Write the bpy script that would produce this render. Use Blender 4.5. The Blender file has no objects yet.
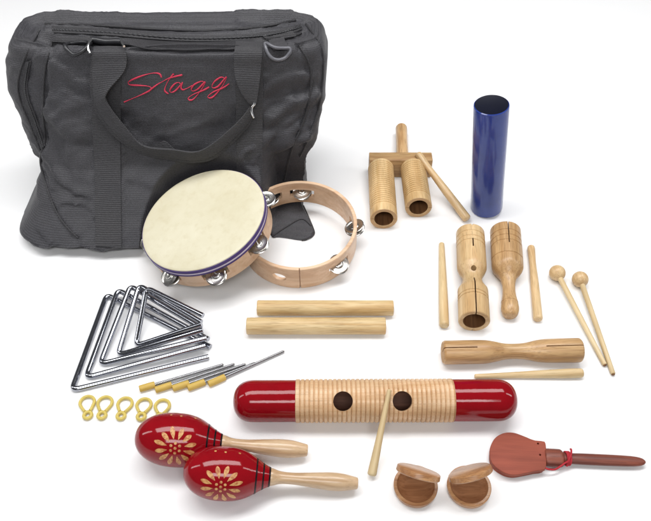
import bpy, bmesh, math, random
import numpy as np
from mathutils import Vector, Matrix, noise
from mathutils.bvhtree import BVHTree
random.seed(7)
scene = bpy.context.scene
col = scene.collection
PI = math.pi

# ------------------------------------------------------------------ survey of the table top
F, CX, CY, H, PITCH = 735.0, 325.5, 260.5, .787, math.radians(46.8)
cp, sp = math.cos(PITCH), math.sin(PITCH)
CAM = Vector((0, 0, H))
def ray(px, py):
    x = (px-CX)/F; u = -(py-CY)/F
    return Vector((x, cp+u*sp, -sp+u*cp))
def at(px, py, z=0.0):                       # survey point -> metres, at height z above the table
    d = ray(px, py); return CAM + d*((z-H)/d.z)
def depth(p): return p.y*cp - (p.z-H)*sp
def mpp(px, py, z=0.0): return depth(at(px, py, z))/F      # metres per survey unit there

# ------------------------------------------------------------------ materials
def srgb(r, g, b, k=.86):
    f = lambda c: (c/255/12.92 if c/255 <= .04045 else ((c/255+.055)/1.055)**2.4)
    return (f(r)*k, f(g)*k, f(b)*k, 1)
def newmat(name):
    m = bpy.data.materials.new(name); m.use_nodes = True
    nt = m.node_tree; b = nt.nodes['Principled BSDF']
    return m, nt, b
def setp(b, **kw):
    for k, v in kw.items():
        b.inputs[k.replace('_', ' ')].default_value = v
def link(nt, a, b): nt.links.new(a, b)
def coords(nt, scale=(1, 1, 1), rnd=True):
    tc = nt.nodes.new('ShaderNodeTexCoord'); mp = nt.nodes.new('ShaderNodeMapping')
    mp.inputs['Scale'].default_value = scale
    if rnd:
        oi = nt.nodes.new('ShaderNodeObjectInfo'); ad = nt.nodes.new('ShaderNodeVectorMath'); ad.operation = 'ADD'
        ml = nt.nodes.new('ShaderNodeMath'); ml.operation = 'MULTIPLY'; ml.inputs[1].default_value = 3.0
        link(nt, oi.outputs['Random'], ml.inputs[0]); link(nt, tc.outputs['Object'], ad.inputs[0]); link(nt, ml.outputs[0], ad.inputs[1])
        link(nt, ad.outputs[0], mp.inputs['Vector'])
    else: link(nt, tc.outputs['Object'], mp.inputs['Vector'])
    return mp.outputs[0]
def noise_n(nt, vec, scale, detail=4, rough=.55, dist=0):
    n = nt.nodes.new('ShaderNodeTexNoise'); n.inputs['Scale'].default_value = scale
    n.inputs['Detail'].default_value = detail; n.inputs['Roughness'].default_value = rough; n.inputs['Distortion'].default_value = dist
    link(nt, vec, n.inputs['Vector']); return n.outputs['Fac']
def ramp(nt, fac, stops):
    r = nt.nodes.new('ShaderNodeValToRGB'); el = r.color_ramp.elements
    el[0].position, el[0].color = stops[0]; el[1].position, el[1].color = stops[1]
    for p, c in stops[2:]:
        e = el.new(p); e.color = c
    link(nt, fac, r.inputs['Fac']); return r.outputs['Color']
def mix(nt, a, b, fac, mode='MIX'):
    n = nt.nodes.new('ShaderNodeMix'); n.data_type = 'RGBA'; n.blend_type = mode
    for s, v in ((n.inputs[6], a), (n.inputs[7], b), (n.inputs[0], fac)):
        if hasattr(v, 'is_linked'): link(nt, v, s)
        else: s.default_value = v
    return n.outputs[2]
def bump(nt, b, h, strength, dist=.0005):
    n = nt.nodes.new('ShaderNodeBump'); n.inputs['Strength'].default_value = strength; n.inputs['Distance'].default_value = dist
    link(nt, h, n.inputs['Height']); link(nt, n.outputs[0], b.inputs['Normal'])

def wood(name, light, dark, pore=.35, rough=.42, coat=.15, grain=1.0):
    m, nt, b = newmat(name)
    v1 = coords(nt, (9*grain, 110, 110)); v2 = coords(nt, (45*grain, 900, 900)); v3 = coords(nt, (14, 30, 30))
    n1 = noise_n(nt, v1, 1.0, 3, .5, .8); n2 = noise_n(nt, v2, 1.0, 2, .5); n3 = noise_n(nt, v3, 1.0, 2)
    c = ramp(nt, n1, [(.32, dark), (.62, light)])
    d2 = tuple(x*.62 for x in dark[:3])+(1,)
    f2 = ramp(nt, n2, [(.52, (0, 0, 0, 1)), (.68, (pore, pore, pore, 1))])
    c = mix(nt, c, d2, f2)
    t = ramp(nt, n3, [(.3, (.86, .84, .80, 1)), (.7, (1.06, 1.05, 1.04, 1))])
    c = mix(nt, c, t, 1.0, 'MULTIPLY')
    oi = nt.nodes.new('ShaderNodeObjectInfo')
    c = mix(nt, c, ramp(nt, oi.outputs['Random'], [(0, (.90, .87, .83, 1)), (1, (1.06, 1.06, 1.08, 1))]), 1.0, 'MULTIPLY')
    link(nt, c, b.inputs['Base Color'])
    setp(b, Roughness=rough, Coat_Weight=coat, Coat_Roughness=.25); b.inputs['Specular IOR Level'].default_value = .4
    bump(nt, b, n2, .25, .0003)
    return m
W_CLAVE = wood('oak_wood', srgb(236, 213, 166), srgb(208, 172, 116), .6, .5, .1)
W_BLOCK = wood('rubberwood', srgb(234, 206, 160), srgb(212, 174, 124), .55, .4, .2)
W_BLOCK2 = wood('rubberwood_brown', srgb(218, 182, 134), srgb(188, 146, 98), .65, .4, .2)
W_TUBE = wood('ridged_wood', srgb(232, 203, 154), srgb(208, 170, 116), .4, .5, .1)
W_BAR = wood('dark_oak', srgb(212, 178, 130), srgb(172, 132, 88), .7, .5, .1)
W_STICK = wood('stick_wood', srgb(234, 212, 168), srgb(214, 182, 132), .35, .45, .15)
W_PALE = wood('pale_beech', srgb(234, 214, 172), srgb(215, 188, 140), .15, .5, .1)
W_RING = wood('ring_maple', srgb(236, 204, 172), srgb(220, 180, 144), .2, .4, .2)
W_GUIRO = wood('guiro_wood', srgb(230, 197, 158), srgb(208, 168, 124), .4, .45, .15)
W_HAND = wood('handle_wood', srgb(230, 202, 168), srgb(206, 172, 136), .35, .3, .4)
W_CAST = wood('castanet_wood', srgb(204, 156, 110), srgb(164, 114, 74), .5, .38, .25)
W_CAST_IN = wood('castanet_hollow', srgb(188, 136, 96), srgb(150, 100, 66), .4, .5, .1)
W_RED = wood('red_stained_wood', srgb(160, 80, 60), srgb(140, 66, 49), .15, .65, .0)
W_REDH = wood('red_brown_stained_wood', srgb(138, 74, 56), srgb(96, 46, 37), .5, .5, .1)
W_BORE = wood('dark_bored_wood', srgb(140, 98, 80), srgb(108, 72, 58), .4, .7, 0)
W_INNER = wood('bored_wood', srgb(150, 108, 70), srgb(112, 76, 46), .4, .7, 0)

def simple(name, c, rough=.4, metal=0, coat=0, **kw):
    m, nt, b = newmat(name)
    v = coords(nt); n = noise_n(nt, v, 60, 3)
    lo = tuple(x*.92 for x in c[:3])+(1,); hi = tuple(min(1, x*1.06) for x in c[:3])+(1,)
    link(nt, ramp(nt, n, [(.3, lo), (.7, hi)]), b.inputs['Base Color'])
    r = nt.nodes.new('ShaderNodeMapRange'); r.inputs[3].default_value = rough*.8; r.inputs[4].default_value = rough*1.25
    link(nt, noise_n(nt, v, 25, 3), r.inputs[0]); link(nt, r.outputs[0], b.inputs['Roughness'])
    setp(b, Metallic=metal, Coat_Weight=coat, Coat_Roughness=.04, **kw)
    return m
M_RED = simple('red_lacquer', (.245, .003, .0075, 1), .09, 0, 0, Specular_IOR_Level=.36)
nt = M_RED.node_tree; b = nt.nodes['Principled BSDF']; v = coords(nt, (30, 90, 90)); bump(nt, b, noise_n(nt, v, 1.0, 4, .6), .06, .002)
M_BLACK = simple('black_paint', (.008, .007, .008, 1), .35, 0, 0, Specular_IOR_Level=.2)
m, nt, b = newmat('petal_paint'); v = coords(nt)
link(nt, ramp(nt, noise_n(nt, v, 330, 3, .6), [(.34, srgb(172, 92, 48)), (.58, srgb(216, 166, 104))]), b.inputs['Base Color']); setp(b, Roughness=.45)
M_PETAL = m
M_CHROME = simple('chrome', (.38, .39, .43, 1), .12, 1)
M_STEEL = simple('steel', (.36, .36, .37, 1), .25, 1)
M_JINGLE = simple('jingle_steel', (.62, .60, .57, 1), .26, 1)
M_YELLOW = simple('yellow_grip', srgb(208, 174, 84), .55)
M_CLIP = simple('yellow_nylon', srgb(222, 200, 108), .35)
M_BLUE = simple('blue_film', (.021, .045, .235, 1), .13, 0, .2, Specular_IOR_Level=.45)
M_BLUETOP = simple('navy_cap', (.004, .005, .014, 1), .5, 0, 0, Specular_IOR_Level=.2)
M_PURPLE = simple('purple_tape', (.045, .018, .16, 1), .45)
M_LILAC = simple('lilac_tape', srgb(226, 216, 232), .5)
M_CORD = simple('red_cord', srgb(186, 40, 52), .8)
M_ELASTIC = simple('elastic_cord', srgb(70, 66, 62), .8)
M_THREAD = simple('red_thread', srgb(206, 50, 80), .7)
nt = M_THREAD.node_tree; bump(nt, nt.nodes['Principled BSDF'], noise_n(nt, coords(nt), 1600, 2), .8, .0004)
M_PLASTIC = simple('black_plastic', (.02, .02, .023, 1), .35)
M_GREYPL = simple('grey_plastic', (.11, .11, .125, 1), .3)
M_STRAPMETAL = simple('bright_metal', (.85, .85, .85, 1), .18, 1)

# drum skin
m, nt, b = newmat('drum_skin'); v = coords(nt)
c = ramp(nt, noise_n(nt, v, 14, 6, .65), [(.3, srgb(212, 204, 174)), (.7, srgb(225, 219, 194))])
c = mix(nt, c, srgb(202, 190, 154), ramp(nt, noise_n(nt, v, 70, 5, .7), [(.5, (0, 0, 0, 1)), (.75, (.5, .5, .5, 1))]))
link(nt, c, b.inputs['Base Color']); setp(b, Roughness=.6); bump(nt, b, noise_n(nt, v, 400, 3), .15, .0003)
M_SKIN = m

def fabric(name, c, ribs=None, rough=.78):
    m, nt, b = newmat(name); v = coords(nt, rnd=False)
    n1 = noise_n(nt, v, 620, 3, .75); n2 = noise_n(nt, v, 16, 4)
    lo = tuple(x*.55 for x in c[:3])+(1,); hi = tuple(x*1.55 for x in c[:3])+(1,)
    cc = ramp(nt, n1, [(.3, lo), (.72, hi)])
    cc = mix(nt, cc, ramp(nt, n2, [(.3, (.86, .86, .9, 1)), (.7, (1.1, 1.1, 1.08, 1))]), 1.0, 'MULTIPLY')
    link(nt, cc, b.inputs['Base Color'])
    setp(b, Roughness=rough, Sheen_Weight=.10, Sheen_Roughness=.4); b.inputs['Specular IOR Level'].default_value = .5
    h = n1
    if not ribs:
        ws = []
        for ax, sc in (('X', 170), ('Z', 150)):
            wv = nt.nodes.new('ShaderNodeTexWave'); wv.bands_direction = ax; wv.inputs['Scale'].default_value = sc; wv.inputs['Distortion'].default_value = 2.0; wv.inputs['Detail Scale'].default_value = 4
            link(nt, v, wv.inputs['Vector']); ws.append(wv.outputs['Fac'])
        ml = nt.nodes.new('ShaderNodeMath'); ml.operation = 'MULTIPLY'; link(nt, ws[0], ml.inputs[0]); link(nt, ws[1], ml.inputs[1])
        ad = nt.nodes.new('ShaderNodeMath'); ad.operation = 'MULTIPLY_ADD'; ad.inputs[1].default_value = 1.0
        link(nt, ml.outputs[0], ad.inputs[0]); link(nt, n1, ad.inputs[2]); h = ad.outputs[0]
        cc = mix(nt, cc, ramp(nt, ml.outputs[0], [(.05, (.72, .72, .73, 1)), (.6, (1.35, 1.35, 1.34, 1))]), 1.0, 'MULTIPLY')
        link(nt, cc, b.inputs['Base Color'])
    if ribs:
        wv = nt.nodes.new('ShaderNodeTexWave'); wv.bands_direction = 'Z'; wv.inputs['Scale'].default_value = ribs; wv.inputs['Distortion'].default_value = 1.5
        wv.inputs['Detail Scale'].default_value = 3
        link(nt, v, wv.inputs['Vector'])
        ad = nt.nodes.new('ShaderNodeMath'); ad.operation = 'MULTIPLY_ADD'; ad.inputs[1].default_value = 1.2
        link(nt, wv.outputs['Fac'], ad.inputs[0]); link(nt, n1, ad.inputs[2]); h = ad.outputs[0]
    bump(nt, b, h, .6, .0006)
    return m
M_FAB = fabric('black_nylon', (.037, .036, .041, 1), None, .56)
M_WEB = fabric('black_webbing', (.030, .029, .032, 1), 150, .7)
M_PIPE = fabric('black_piping', (.022, .021, .024, 1), None, .6)

m, nt, b = newmat('white_sweep'); v = coords(nt, rnd=False)
link(nt, ramp(nt, noise_n(nt, v, 3, 3), [(.3, (.86, .86, .865, 1)), (.7, (.885, .885, .885, 1))]), b.inputs['Base Color'])
setp(b, Roughness=.6); b.inputs['Specular IOR Level'].default_value = .25
M_WHITE = m

# ------------------------------------------------------------------ building helpers
def mobj(name, geo, mat, parent=None, smooth=True, idx=None, sharp=38):
    vs, fs = geo
    me = bpy.data.meshes.new(name); me.from_pydata([tuple(v) for v in vs], [], fs)
    bm = bmesh.new(); bm.from_mesh(me); bmesh.ops.recalc_face_normals(bm, faces=bm.faces); bm.to_mesh(me); bm.free()
    for mm in (mat if isinstance(mat, (list, tuple)) else [mat]): me.materials.append(mm)
    if idx: me.polygons.foreach_set('material_index', idx)
    if smooth:
        me.polygons.foreach_set('use_smooth', [True]*len(me.polygons)); me.set_sharp_from_angle(angle=math.radians(sharp))
    o = bpy.data.objects.new(name, me); col.objects.link(o)
    if parent: o.parent = parent
    return o
def tag(o, label, cat, group=None):
    o['label'] = label; o['category'] = cat
    if group: o['group'] = group
    return o
def thing(name, label, cat, mat=None, loc=None, group=None):
    o = bpy.data.objects.new(name, None); o.empty_display_size = .02; col.objects.link(o)
    if mat is not None: o.matrix_world = mat
    if loc is not None: o.location = loc
    return tag(o, label, cat, group)
def frame(A, B, up=(0, 0, 1)):
    X = (B-A).normalized(); Y = Vector(up).cross(X).normalized(); Z = X.cross(Y)
    M = Matrix((X, Y, Z)).transposed().to_4x4(); M.translation = A
    return M
def plane_frame(C, n, xdir=(1, 0, 0)):
    Z = Vector(n).normalized(); X = Vector(xdir); X = (X - Z*X.dot(Z)).normalized(); Y = Z.cross(X)
    M = Matrix((X, Y, Z)).transposed().to_4x4(); M.translation = C
    return M
def lathe(prof, seg=48, axis='X', closed=False):
    vs, fs, rings = [], [], []
    for x, r in prof:
        if r < 1e-6: rings.append([len(vs)]); pts = [(x, 0, 0)]
        else:
            rings.append(list(range(len(vs), len(vs)+seg)))
            pts = [(x, r*math.cos(2*PI*k/seg), r*math.sin(2*PI*k/seg)) for k in range(seg)]
        vs += pts
    pairs = list(zip(rings[:-1], rings[1:]))
    if closed: pairs.append((rings[-1], rings[0]))
    for a, b in pairs:
        for k in range(seg):
            j = (k+1) % seg
            if len(a) == 1 and len(b) == 1: continue
            if len(a) == 1: fs.append((a[0], b[j], b[k]))
            elif len(b) == 1: fs.append((a[k], a[j], b[0]))
            else: fs.append((a[k], a[j], b[j], b[k]))
    if axis == 'Z': vs = [(y, z, x) for x, y, z in vs]
    return vs, fs
def join(*geos):
    vs, fs = [], []
    for v, f in geos:
        o = len(vs); vs += list(v); fs += [tuple(i+o for i in q) for q in f]
    return vs, fs
def xf(geo, M): return [M @ Vector(v) for v in geo[0]], geo[1]
def catmull(pts, n=8, closed=False):
    P = [Vector(p) for p in pts]; out = []
    N = len(P); rng = range(N if closed else N-1)
    for i in rng:
        if closed: a, b, c, d = P[i-1], P[i], P[(i+1) % N], P[(i+2) % N]
        else: a, b, c, d = P[max(i-1, 0)], P[i], P[i+1], P[min(i+2, N-1)]
        for k in range(n):
            t = k/n
            out.append(.5*((2*b)+(c-a)*t+(2*a-5*b+4*c-d)*t*t+(3*b-a-3*c+d)*t**3))
    if not closed: out.append(P[-1])
    return out
def tube(pts, r, seg=12, closed=False, cap=True):
    P = [Vector(p) for p in pts]; N = len(P); vs, fs = [], []
    rr = r if isinstance(r, (list, tuple)) else [r]*N
    ref = None
    for i, p in enumerate(P):
        if closed: t = (P[(i+1) % N]-P[i-1]).normalized()
        else: t = (P[min(i+1, N-1)]-P[max(i-1, 0)]).normalized()
        if ref is None:
            ref = Vector((0, 0, 1)) if abs(t.z) < .9 else Vector((1, 0, 0))
        u = (ref - t*ref.dot(t)).normalized(); w = t.cross(u); ref = u
        for k in range(seg):
            a = 2*PI*k/seg; vs.append(p+(u*math.cos(a)+w*math.sin(a))*rr[i])
    for i in range(N if closed else N-1):
        j = (i+1) % N
        for k in range(seg):
            l = (k+1) % seg; fs.append((i*seg+k, i*seg+l, j*seg+l, j*seg+k))
    if not closed and cap:
        fs.append(tuple(reversed(range(seg)))); fs.append(tuple(range((N-1)*seg, N*seg)))
    return vs, fs
def fillet(pts, rad, n=6):
    P = [Vector(p) for p in pts]; out = [P[0]]
    for i in range(1, len(P)-1):
        a, b, c = P[i-1], P[i], P[i+1]
        u = (a-b).normalized(); w = (c-b).normalized(); s = b+u*rad; e = b+w*rad
        for k in range(n+1):
            t = k/n; out.append(s*(1-t)**2+b*2*t*(1-t)+e*t*t)
    out.append(P[-1]); return out
def box(x0, x1, y0, y1, z0, z1, bev=0):
    bm = bmesh.new(); bmesh.ops.create_cube(bm, size=1)
    for v in bm.verts: v.co = Vector((x0+(v.co.x+.5)*(x1-x0), y0+(v.co.y+.5)*(y1-y0), z0+(v.co.z+.5)*(z1-z0)))
    if bev: bmesh.ops.bevel(bm, geom=list(bm.edges), offset=bev, segments=2, affect='EDGES', profile=.5)
    g = [v.co.copy() for v in bm.verts], [tuple(v.index for v in f.verts) for f in bm.faces]
    bm.free(); return g
def cut(geo, cutters, inner=None):
    """boolean difference; returns geometry (and indices of faces made by the cutters)"""
    def mk(g, mi):
        me = bpy.data.meshes.new('t'); me.from_pydata([tuple(v) for v in g[0]], [], g[1])
        bm = bmesh.new(); bm.from_mesh(me); bmesh.ops.recalc_face_normals(bm, faces=bm.faces); bm.to_mesh(me); bm.free()
        o = bpy.data.objects.new('t', me); col.objects.link(o); return o
    A = mk(geo, 0); tmp = [A]
    for c in cutters:
        B = mk(c, 1); tmp.append(B)
        md = A.modifiers.new('b', 'BOOLEAN'); md.operation = 'DIFFERENCE'; md.object = B; md.solver = 'EXACT'
    dg = bpy.context.evaluated_depsgraph_get(); dg.update()
    me = bpy.data.meshes.new_from_object(A.evaluated_get(dg))
    out = [v.co.copy() for v in me.vertices], [tuple(p.vertices) for p in me.polygons]
    for o in tmp: bpy.data.objects.remove(o)
    return out
def extrude(outline, z0, z1, bev=.001):
    bm = bmesh.new(); vs = [bm.verts.new((x, y, z0)) for x, y in outline]; f = bm.faces.new(vs)
    r = bmesh.ops.extrude_face_region(bm, geom=[f])
    for v in r['geom']:
        if isinstance(v, bmesh.types.BMVert): v.co.z = z1
    bmesh.ops.recalc_face_normals(bm, faces=bm.faces)
    if bev:
        ed = [e for e in bm.edges if abs(e.verts[0].co.z-e.verts[1].co.z) < 1e-7]
        bmesh.ops.bevel(bm, geom=ed, offset=bev, segments=3, affect='EDGES', profile=.5)
    bm.verts.index_update()
    g = [v.co.copy() for v in bm.verts], [tuple(v.index for v in f.verts) for f in bm.faces]
    bm.free(); return g
def round_end(x, r, d, s=1, n=6):
    """profile of a rounded end: from centre (r=0) outwards; s=-1 at the low-x end, +1 at the high-x end"""
    pts = [(x, 0)] + [(x - s*d*(1-math.cos(a)) , r-d+d*math.sin(a)) for a in [k*PI/2/n for k in range(n+1)]]
    return pts if s < 0 else pts[::-1]
def smoothprof(keys, n=6):
    c = catmull([(x, r, 0) for x, r in keys], n)
    return [(p.x, max(p.y, 0)) for p in c]

def endgrain(o, x0, x1):
    o.data.materials.append(W_END); k = len(o.data.materials)-1
    for p in o.data.polygons:
        if abs(p.normal.x) > .9 and (abs(p.center.x-x0) < .0012 or abs(p.center.x-x1) < .0012): p.material_index = k
    return o
m, nt, b = newmat('end_grain')
wv = nt.nodes.new('ShaderNodeTexWave'); wv.wave_type = 'RINGS'; wv.rings_direction = 'X'; wv.inputs['Scale'].default_value = 260; wv.inputs['Distortion'].default_value = 3
link(nt, coords(nt), wv.inputs['Vector'])
link(nt, ramp(nt, wv.outputs['Fac'], [(.2, srgb(178, 136, 92)), (.8, srgb(208, 172, 126))]), b.inputs['Base Color']); setp(b, Roughness=.7)
W_END = m

# ------------------------------------------------------------------ the setting
fl = mobj('table_surface', ([(-6, -4, 0), (6, -4, 0), (6, 8, 0), (-6, 8, 0)], [(0, 1, 2, 3)]), M_WHITE, None, False)
fl['kind'] = 'structure'

# ------------------------------------------------------------------ tambourines (placed first: the bag yields to them)
TC = Vector((-.1726, .7496, .0762)); TN = Vector((-.255, -.1, .965)).normalized(); TR, TD = .0904, .039
RC = Vector((-.0388, .7650, .0512)); RN = Vector((-.005, -.1, .995)).normalized(); RR, RD = .0846, .043

def jingle_pair(parent, Rm, ang, zc, tilt, r=.0148):
    """two dished discs on a pin in the slot; local z is the drum axis"""
    j = None
    rad = Vector((math.cos(ang), math.sin(ang), 0)); tan = Vector((-math.sin(ang), math.cos(ang), 0))
    pr = []
    for s in (1, -1):
        prof = [(.0024, 0), (.0025, .0026), (.0030, .0046), (.0026, .0058), (.0016, .0068), (.0014, r-.0022), (.0022, r-.0010), (.0018, r), (.0010, r-.0008), (.0006, r-.0022), (.0008, .0066), (.0018, .005), (.0018, 0)]
        g = lathe(prof, 32, 'Z')
        if s < 0: g = [(x, y, -z) for x, y, z in g[0]], g[1]
        M = Matrix.Translation(rad*Rm+Vector((0, 0, zc+s*.0005))) @ Matrix.Rotation(tilt*(1 if s > 0 else .55), 4, tan) @ Matrix.Rotation(tilt*.4*s, 4, rad)
        pr.append(xf(g, M))
    o = mobj('jingle', pr[0], M_JINGLE, parent)
    mobj('jingle_disc', pr[1], M_JINGLE, o)
    pin = tube([rad*Rm+Vector((0, 0, zc-.011)), rad*Rm+Vector((0, 0, zc+.011))], .0008, 8)
    mobj('pin', pin, M_STEEL, o)
def drum_frame(R, D, slots, extra=(), wall=.0052):
    prof = [(-D, R-wall+.0006), (-D, R-.0008), (-D+.0008, R), (-.0008, R), (0, R-.0008), (0, R-wall+.0006), (-.0006, R-wall), (-D+.0006, R-wall)]
    g = lathe(prof, 128, 'Z', closed=True)
    cs = []
    for a in slots:
        cs.append(xf(box(R-.02, R+.02, -.0185, .0185, -D/2-.0065, -D/2+.0065), Matrix.Rotation(a, 4, 'Z')))
    for a in extra:
        c = lathe([(R-.02, 0), (R-.02, .0072), (R+.02, .0072), (R+.02, 0)], 24)
        c = [(x, y*1.45, z-D/2) for x, y, z in c[0]], c[1]
        cs.append(xf(c, Matrix.Rotation(a, 4, 'Z')))
    return cut(g, cs)
t = thing('tambourine', 'tambourine with cream skin head and purple banded rim, tilted onto a wooden ring', 'tambourine', plane_frame(TC, TN))
tslots = [math.radians(a) for a in (-31, -77, -122, -176, 132, 80, 22)]
mobj('frame', drum_frame(TR, TD, tslots), W_RING, t)
hp = [(.0012, 0), (.0013, TR*.6), (.0011, TR-.004), (.0008, TR-.0015), (-.0002, TR+.0004), (-.0014, TR+.0008), (-.0022, TR+.0008), (-.0022, TR+.0002)]
mobj('drumhead', lathe(hp, 128, 'Z'), M_SKIN, t)
band = lambda z0, z1, e: lathe([(z0, TR+.0003), (z0, TR+e), (z1, TR+e), (z1, TR+.0003)], 128, 'Z', closed=True)
mobj('rim_band', band(-.0064, -.0014, .0016), M_PURPLE, t)
mobj('rim_stripe', band(-.0094, -.0065, .0013), M_LILAC, t)
mobj('rim_edging', band(-.0122, -.0095, .0016), M_PURPLE, t)
for a, ti in zip(tslots, (.10, .30, .35, .2, .1, -.2, .2)): jingle_pair(t, TR+.0002, a, -TD/2-.002, ti)

t = thing('tambourine_ring', 'headless wooden tambourine ring with steel jingles and oval thumb hole, leaning on the bag corner', 'tambourine', plane_frame(RC, RN))
rslots = [math.radians(a) for a in (-46, 7, 88, 124, 205)]
g = drum_frame(RR, RD, rslots, [math.radians(-108)])
seam = xf(box(RR-.003, RR+.002, -.0008, .0008, -RD-.01, .01), Matrix.Rotation(math.radians(-88), 4, 'Z'))
mobj('frame', cut(g, [seam]), W_RING, t)
for a, ti in zip(rslots, (.3, -.35, -.25, .3, .15)): jingle_pair(t, RR-.0026, a, -RD/2, ti)

# ------------------------------------------------------------------ the bag
def tab(z, xs, ys): return np.interp(z, xs, ys)
def py_of(y, z): 
    f = y*cp-(z-H)*sp; u = y*sp+(z-H)*cp; return CY-F*u/f
ZK = [0, .02, .05, .10, .15, .20, .235, .262]
YF = [.762, .746, .784, .838, .862, .880, .891, .905]
YB = [.93, .95, .965, .98, .99, 1.0, 1.004, 1.0]
YSL = [.772, .776, .812, .88, .91, .935, .945, .95]
YSR = [.80, .83, .87, .90, .92, .935, .945, .95]
OL = ([20, 50, 80, 120, 150, 170, 190, 205, 215, 235, 244, 252], [24, 10, 12, 27, 38, 40, 34, 30, 26, 15, 16, 22])
OR = ([20, 30, 50, 90, 130, 150, 170, 185, 200, 222, 232, 243], [312, 322, 328, 325, 316, 305, 301, 303, 305, 315, 317, 313])
rows = list(np.concatenate([np.linspace(0, .02, 12, endpoint=False), np.linspace(.02, .235, 90, endpoint=False)]))
NC = 420
P = []
def section(z, k=1.0, dz=0.0):
    yf, yb = tab(z, ZK, YF), tab(z, ZK, YB)
    yl, yr = tab(z, ZK, YSL), tab(z, ZK, YSR)
    xl = (np.interp(py_of(yl, z), *OL)-CX)/F*(yl*cp-(z-H)*sp)
    xr = (np.interp(py_of(yr, z), *OR)-CX)/F*(yr*cp-(z-H)*sp)
    xc, a, yc, b = (xl+xr)/2, (xr-xl)/2, (yf+yb)/2, (yb-yf)/2
    th = np.linspace(0, 2*PI, NC, endpoint=False)
    # even arc distribution for a rounded rectangle
    n = 5.0
    c, s = np.cos(th), np.sin(th)
    r = (np.abs(c)**n+np.abs(s)**n)**(-1/n)
    ux, uy = c*r, s*r
    inset = 1-k
    x = xc+ux*(a-inset*b); y = yc+uy*(b-inset*b*1.0)
    return np.stack([x, y, np.full(NC, z+dz)], 1)
for z in rows: P.append(section(z))
# shoulder and top
for i in range(1, 11):
    a = i/10*PI/2
    P.append(section(.235, 1-.20*(1-math.cos(a)), .018*math.sin(a)))
for k in np.linspace(.78, .04, 22): P.append(section(.235, k, .018+.004*math.sin((1-k)*9)))
# bottom closing rings
bot = [section(0, k) for k in np.linspace(.05, .97, 10)]
P = np.array(bot+P); NR = P.shape[0]
V = P.reshape(-1, 3)
# folds and slack in the cloth
def pix(V):
    f = V[:, 1]*cp-(V[:, 2]-H)*sp; u = V[:, 1]*sp+(V[:, 2]-H)*cp
    return CX+F*V[:, 0]/f, CY-F*u/f
ctr = np.array([-.235, .92, .12])
N_ = V-ctr; N_[:, 0] *= .35; N_ /= np.linalg.norm(N_, axis=1)[:, None]+1e-9
disp = np.zeros(len(V))
for i, v in enumerate(V):
    p = Vector(v)
    d = .0042*noise.fractal(Vector((p.x*9+3, p.y*9, p.z*6)), 1.0, 2.0, 2)
    w = noise.noise(Vector((p.x*14+p.z*9, p.y*10, p.z*16-p.x*7)))
    d += .0045*(1-abs(w)*2.2)*.6
    w2 = noise.noise(Vector((p.x*34-p.z*22+9, p.y*30, p.z*30+p.x*12)))
    d += .0030*(.5-abs(w2)*2)
    w3 = noise.noise(Vector((p.x*60+p.z*48+4, p.y*40, p.z*52-p.x*30)))
    d += .0011*max(0, 1-abs(w3)*6)
    disp[i] = d
px, py = pix(V)
side = np.clip(np.minimum(np.abs(px-100), np.abs(px-250))/60, 0, 1)
mid = (px > 125) & (px < 235)
disp *= np.where(mid, .5, 1.4)
edge = np.clip(np.minimum(V[:, 0]-V[:, 0].min(), V[:, 0].max()-V[:, 0])/.05, 0, 1)
edge = edge*edge*(3-2*edge)
disp *= .12+.88*edge
disp *= np.where(V[:, 2] > .232, .55, 1.0)
def crease(pts, w, dep):
    best = np.full(len(V), 1e9)
    for (x0, y0), (x1, y1) in zip(pts[:-1], pts[1:]):
        dx, dy = x1-x0, y1-y0; t = np.clip(((px-x0)*dx+(py-y0)*dy)/(dx*dx+dy*dy), 0, 1)
        best = np.minimum(best, np.hypot(px-x0-t*dx, py-y0-t*dy))
    return -dep*np.exp(-(best/w)**2)
front = V[:, 1] < .93
cr = crease([(50, 44), (43, 90), (44, 140), (40, 165), (58, 215), (84, 250)], 4, .006)
cr += crease([(44, 140), (34, 120), (24, 90), (28, 60), (50, 35)], 3, .004)
cr -= crease([(60, 205), (72, 225), (82, 244)], 7, .007)
cr += crease([(74, 240), (92, 230), (104, 214)], 4, .005)
cr -= crease([(52, 70), (70, 110), (84, 170)], 12, .006)
cr += crease([(300, 46), (312, 72), (308, 110), (292, 150), (282, 185)], 4, .006)
cr -= crease([(276, 60), (290, 100), (286, 140)], 9, .005)
cr += crease([(266, 112), (285, 96), (305, 92)], 4, .004)
cr += crease([(268, 150), (280, 130), (300, 118)], 3.5, .004)
cr += crease([(50, 40), (110, 44), (180, 50), (240, 48), (300, 34)], 3.5, .006)
cr += crease([(44, 22), (120, 27), (200, 30), (280, 22), (300, 20)], 2.5, .004)
cr -= crease([(60, 15), (180, 18), (290, 14)], 3, .003)
for pts_, w_, d_ in (([(56, 66), (76, 84), (92, 88)], 6, .005), ([(48, 112), (64, 128), (86, 132)], 7, .005), ([(46, 150), (60, 176), (88, 190)], 6, .005),
                     ([(62, 196), (84, 200), (94, 214)], 4, .004), ([(266, 122), (290, 104), (318, 96)], 5, .005), ([(264, 90), (286, 78), (312, 76)], 6, .004),
                     ([(266, 168), (280, 150), (304, 138)], 5, .005), ([(24, 206), (34, 222), (52, 240)], 4, .006), ([(130, 175), (170, 186), (220, 176)], 7, .003),
                     ([(14, 70), (26, 96), (36, 132)], 4, .004), ([(318, 60), (316, 90), (306, 122)], 4, .004)):
    cr -= crease(pts_, w_, d_); cr += crease([(x+2, y+w_*1.6) for x, y in pts_], w_*.7, d_*.7)
cr += crease([(110, 120), (180, 160), (250, 120)], 14, .004)
disp += np.where(front | (V[:, 2] > .23), cr, 0)
base = np.clip(V[:, 2]/.012, .0, 1)
V += N_*(disp*base)[:, None]
V[:, 2] = np.maximum(V[:, 2], .0008)
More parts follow.
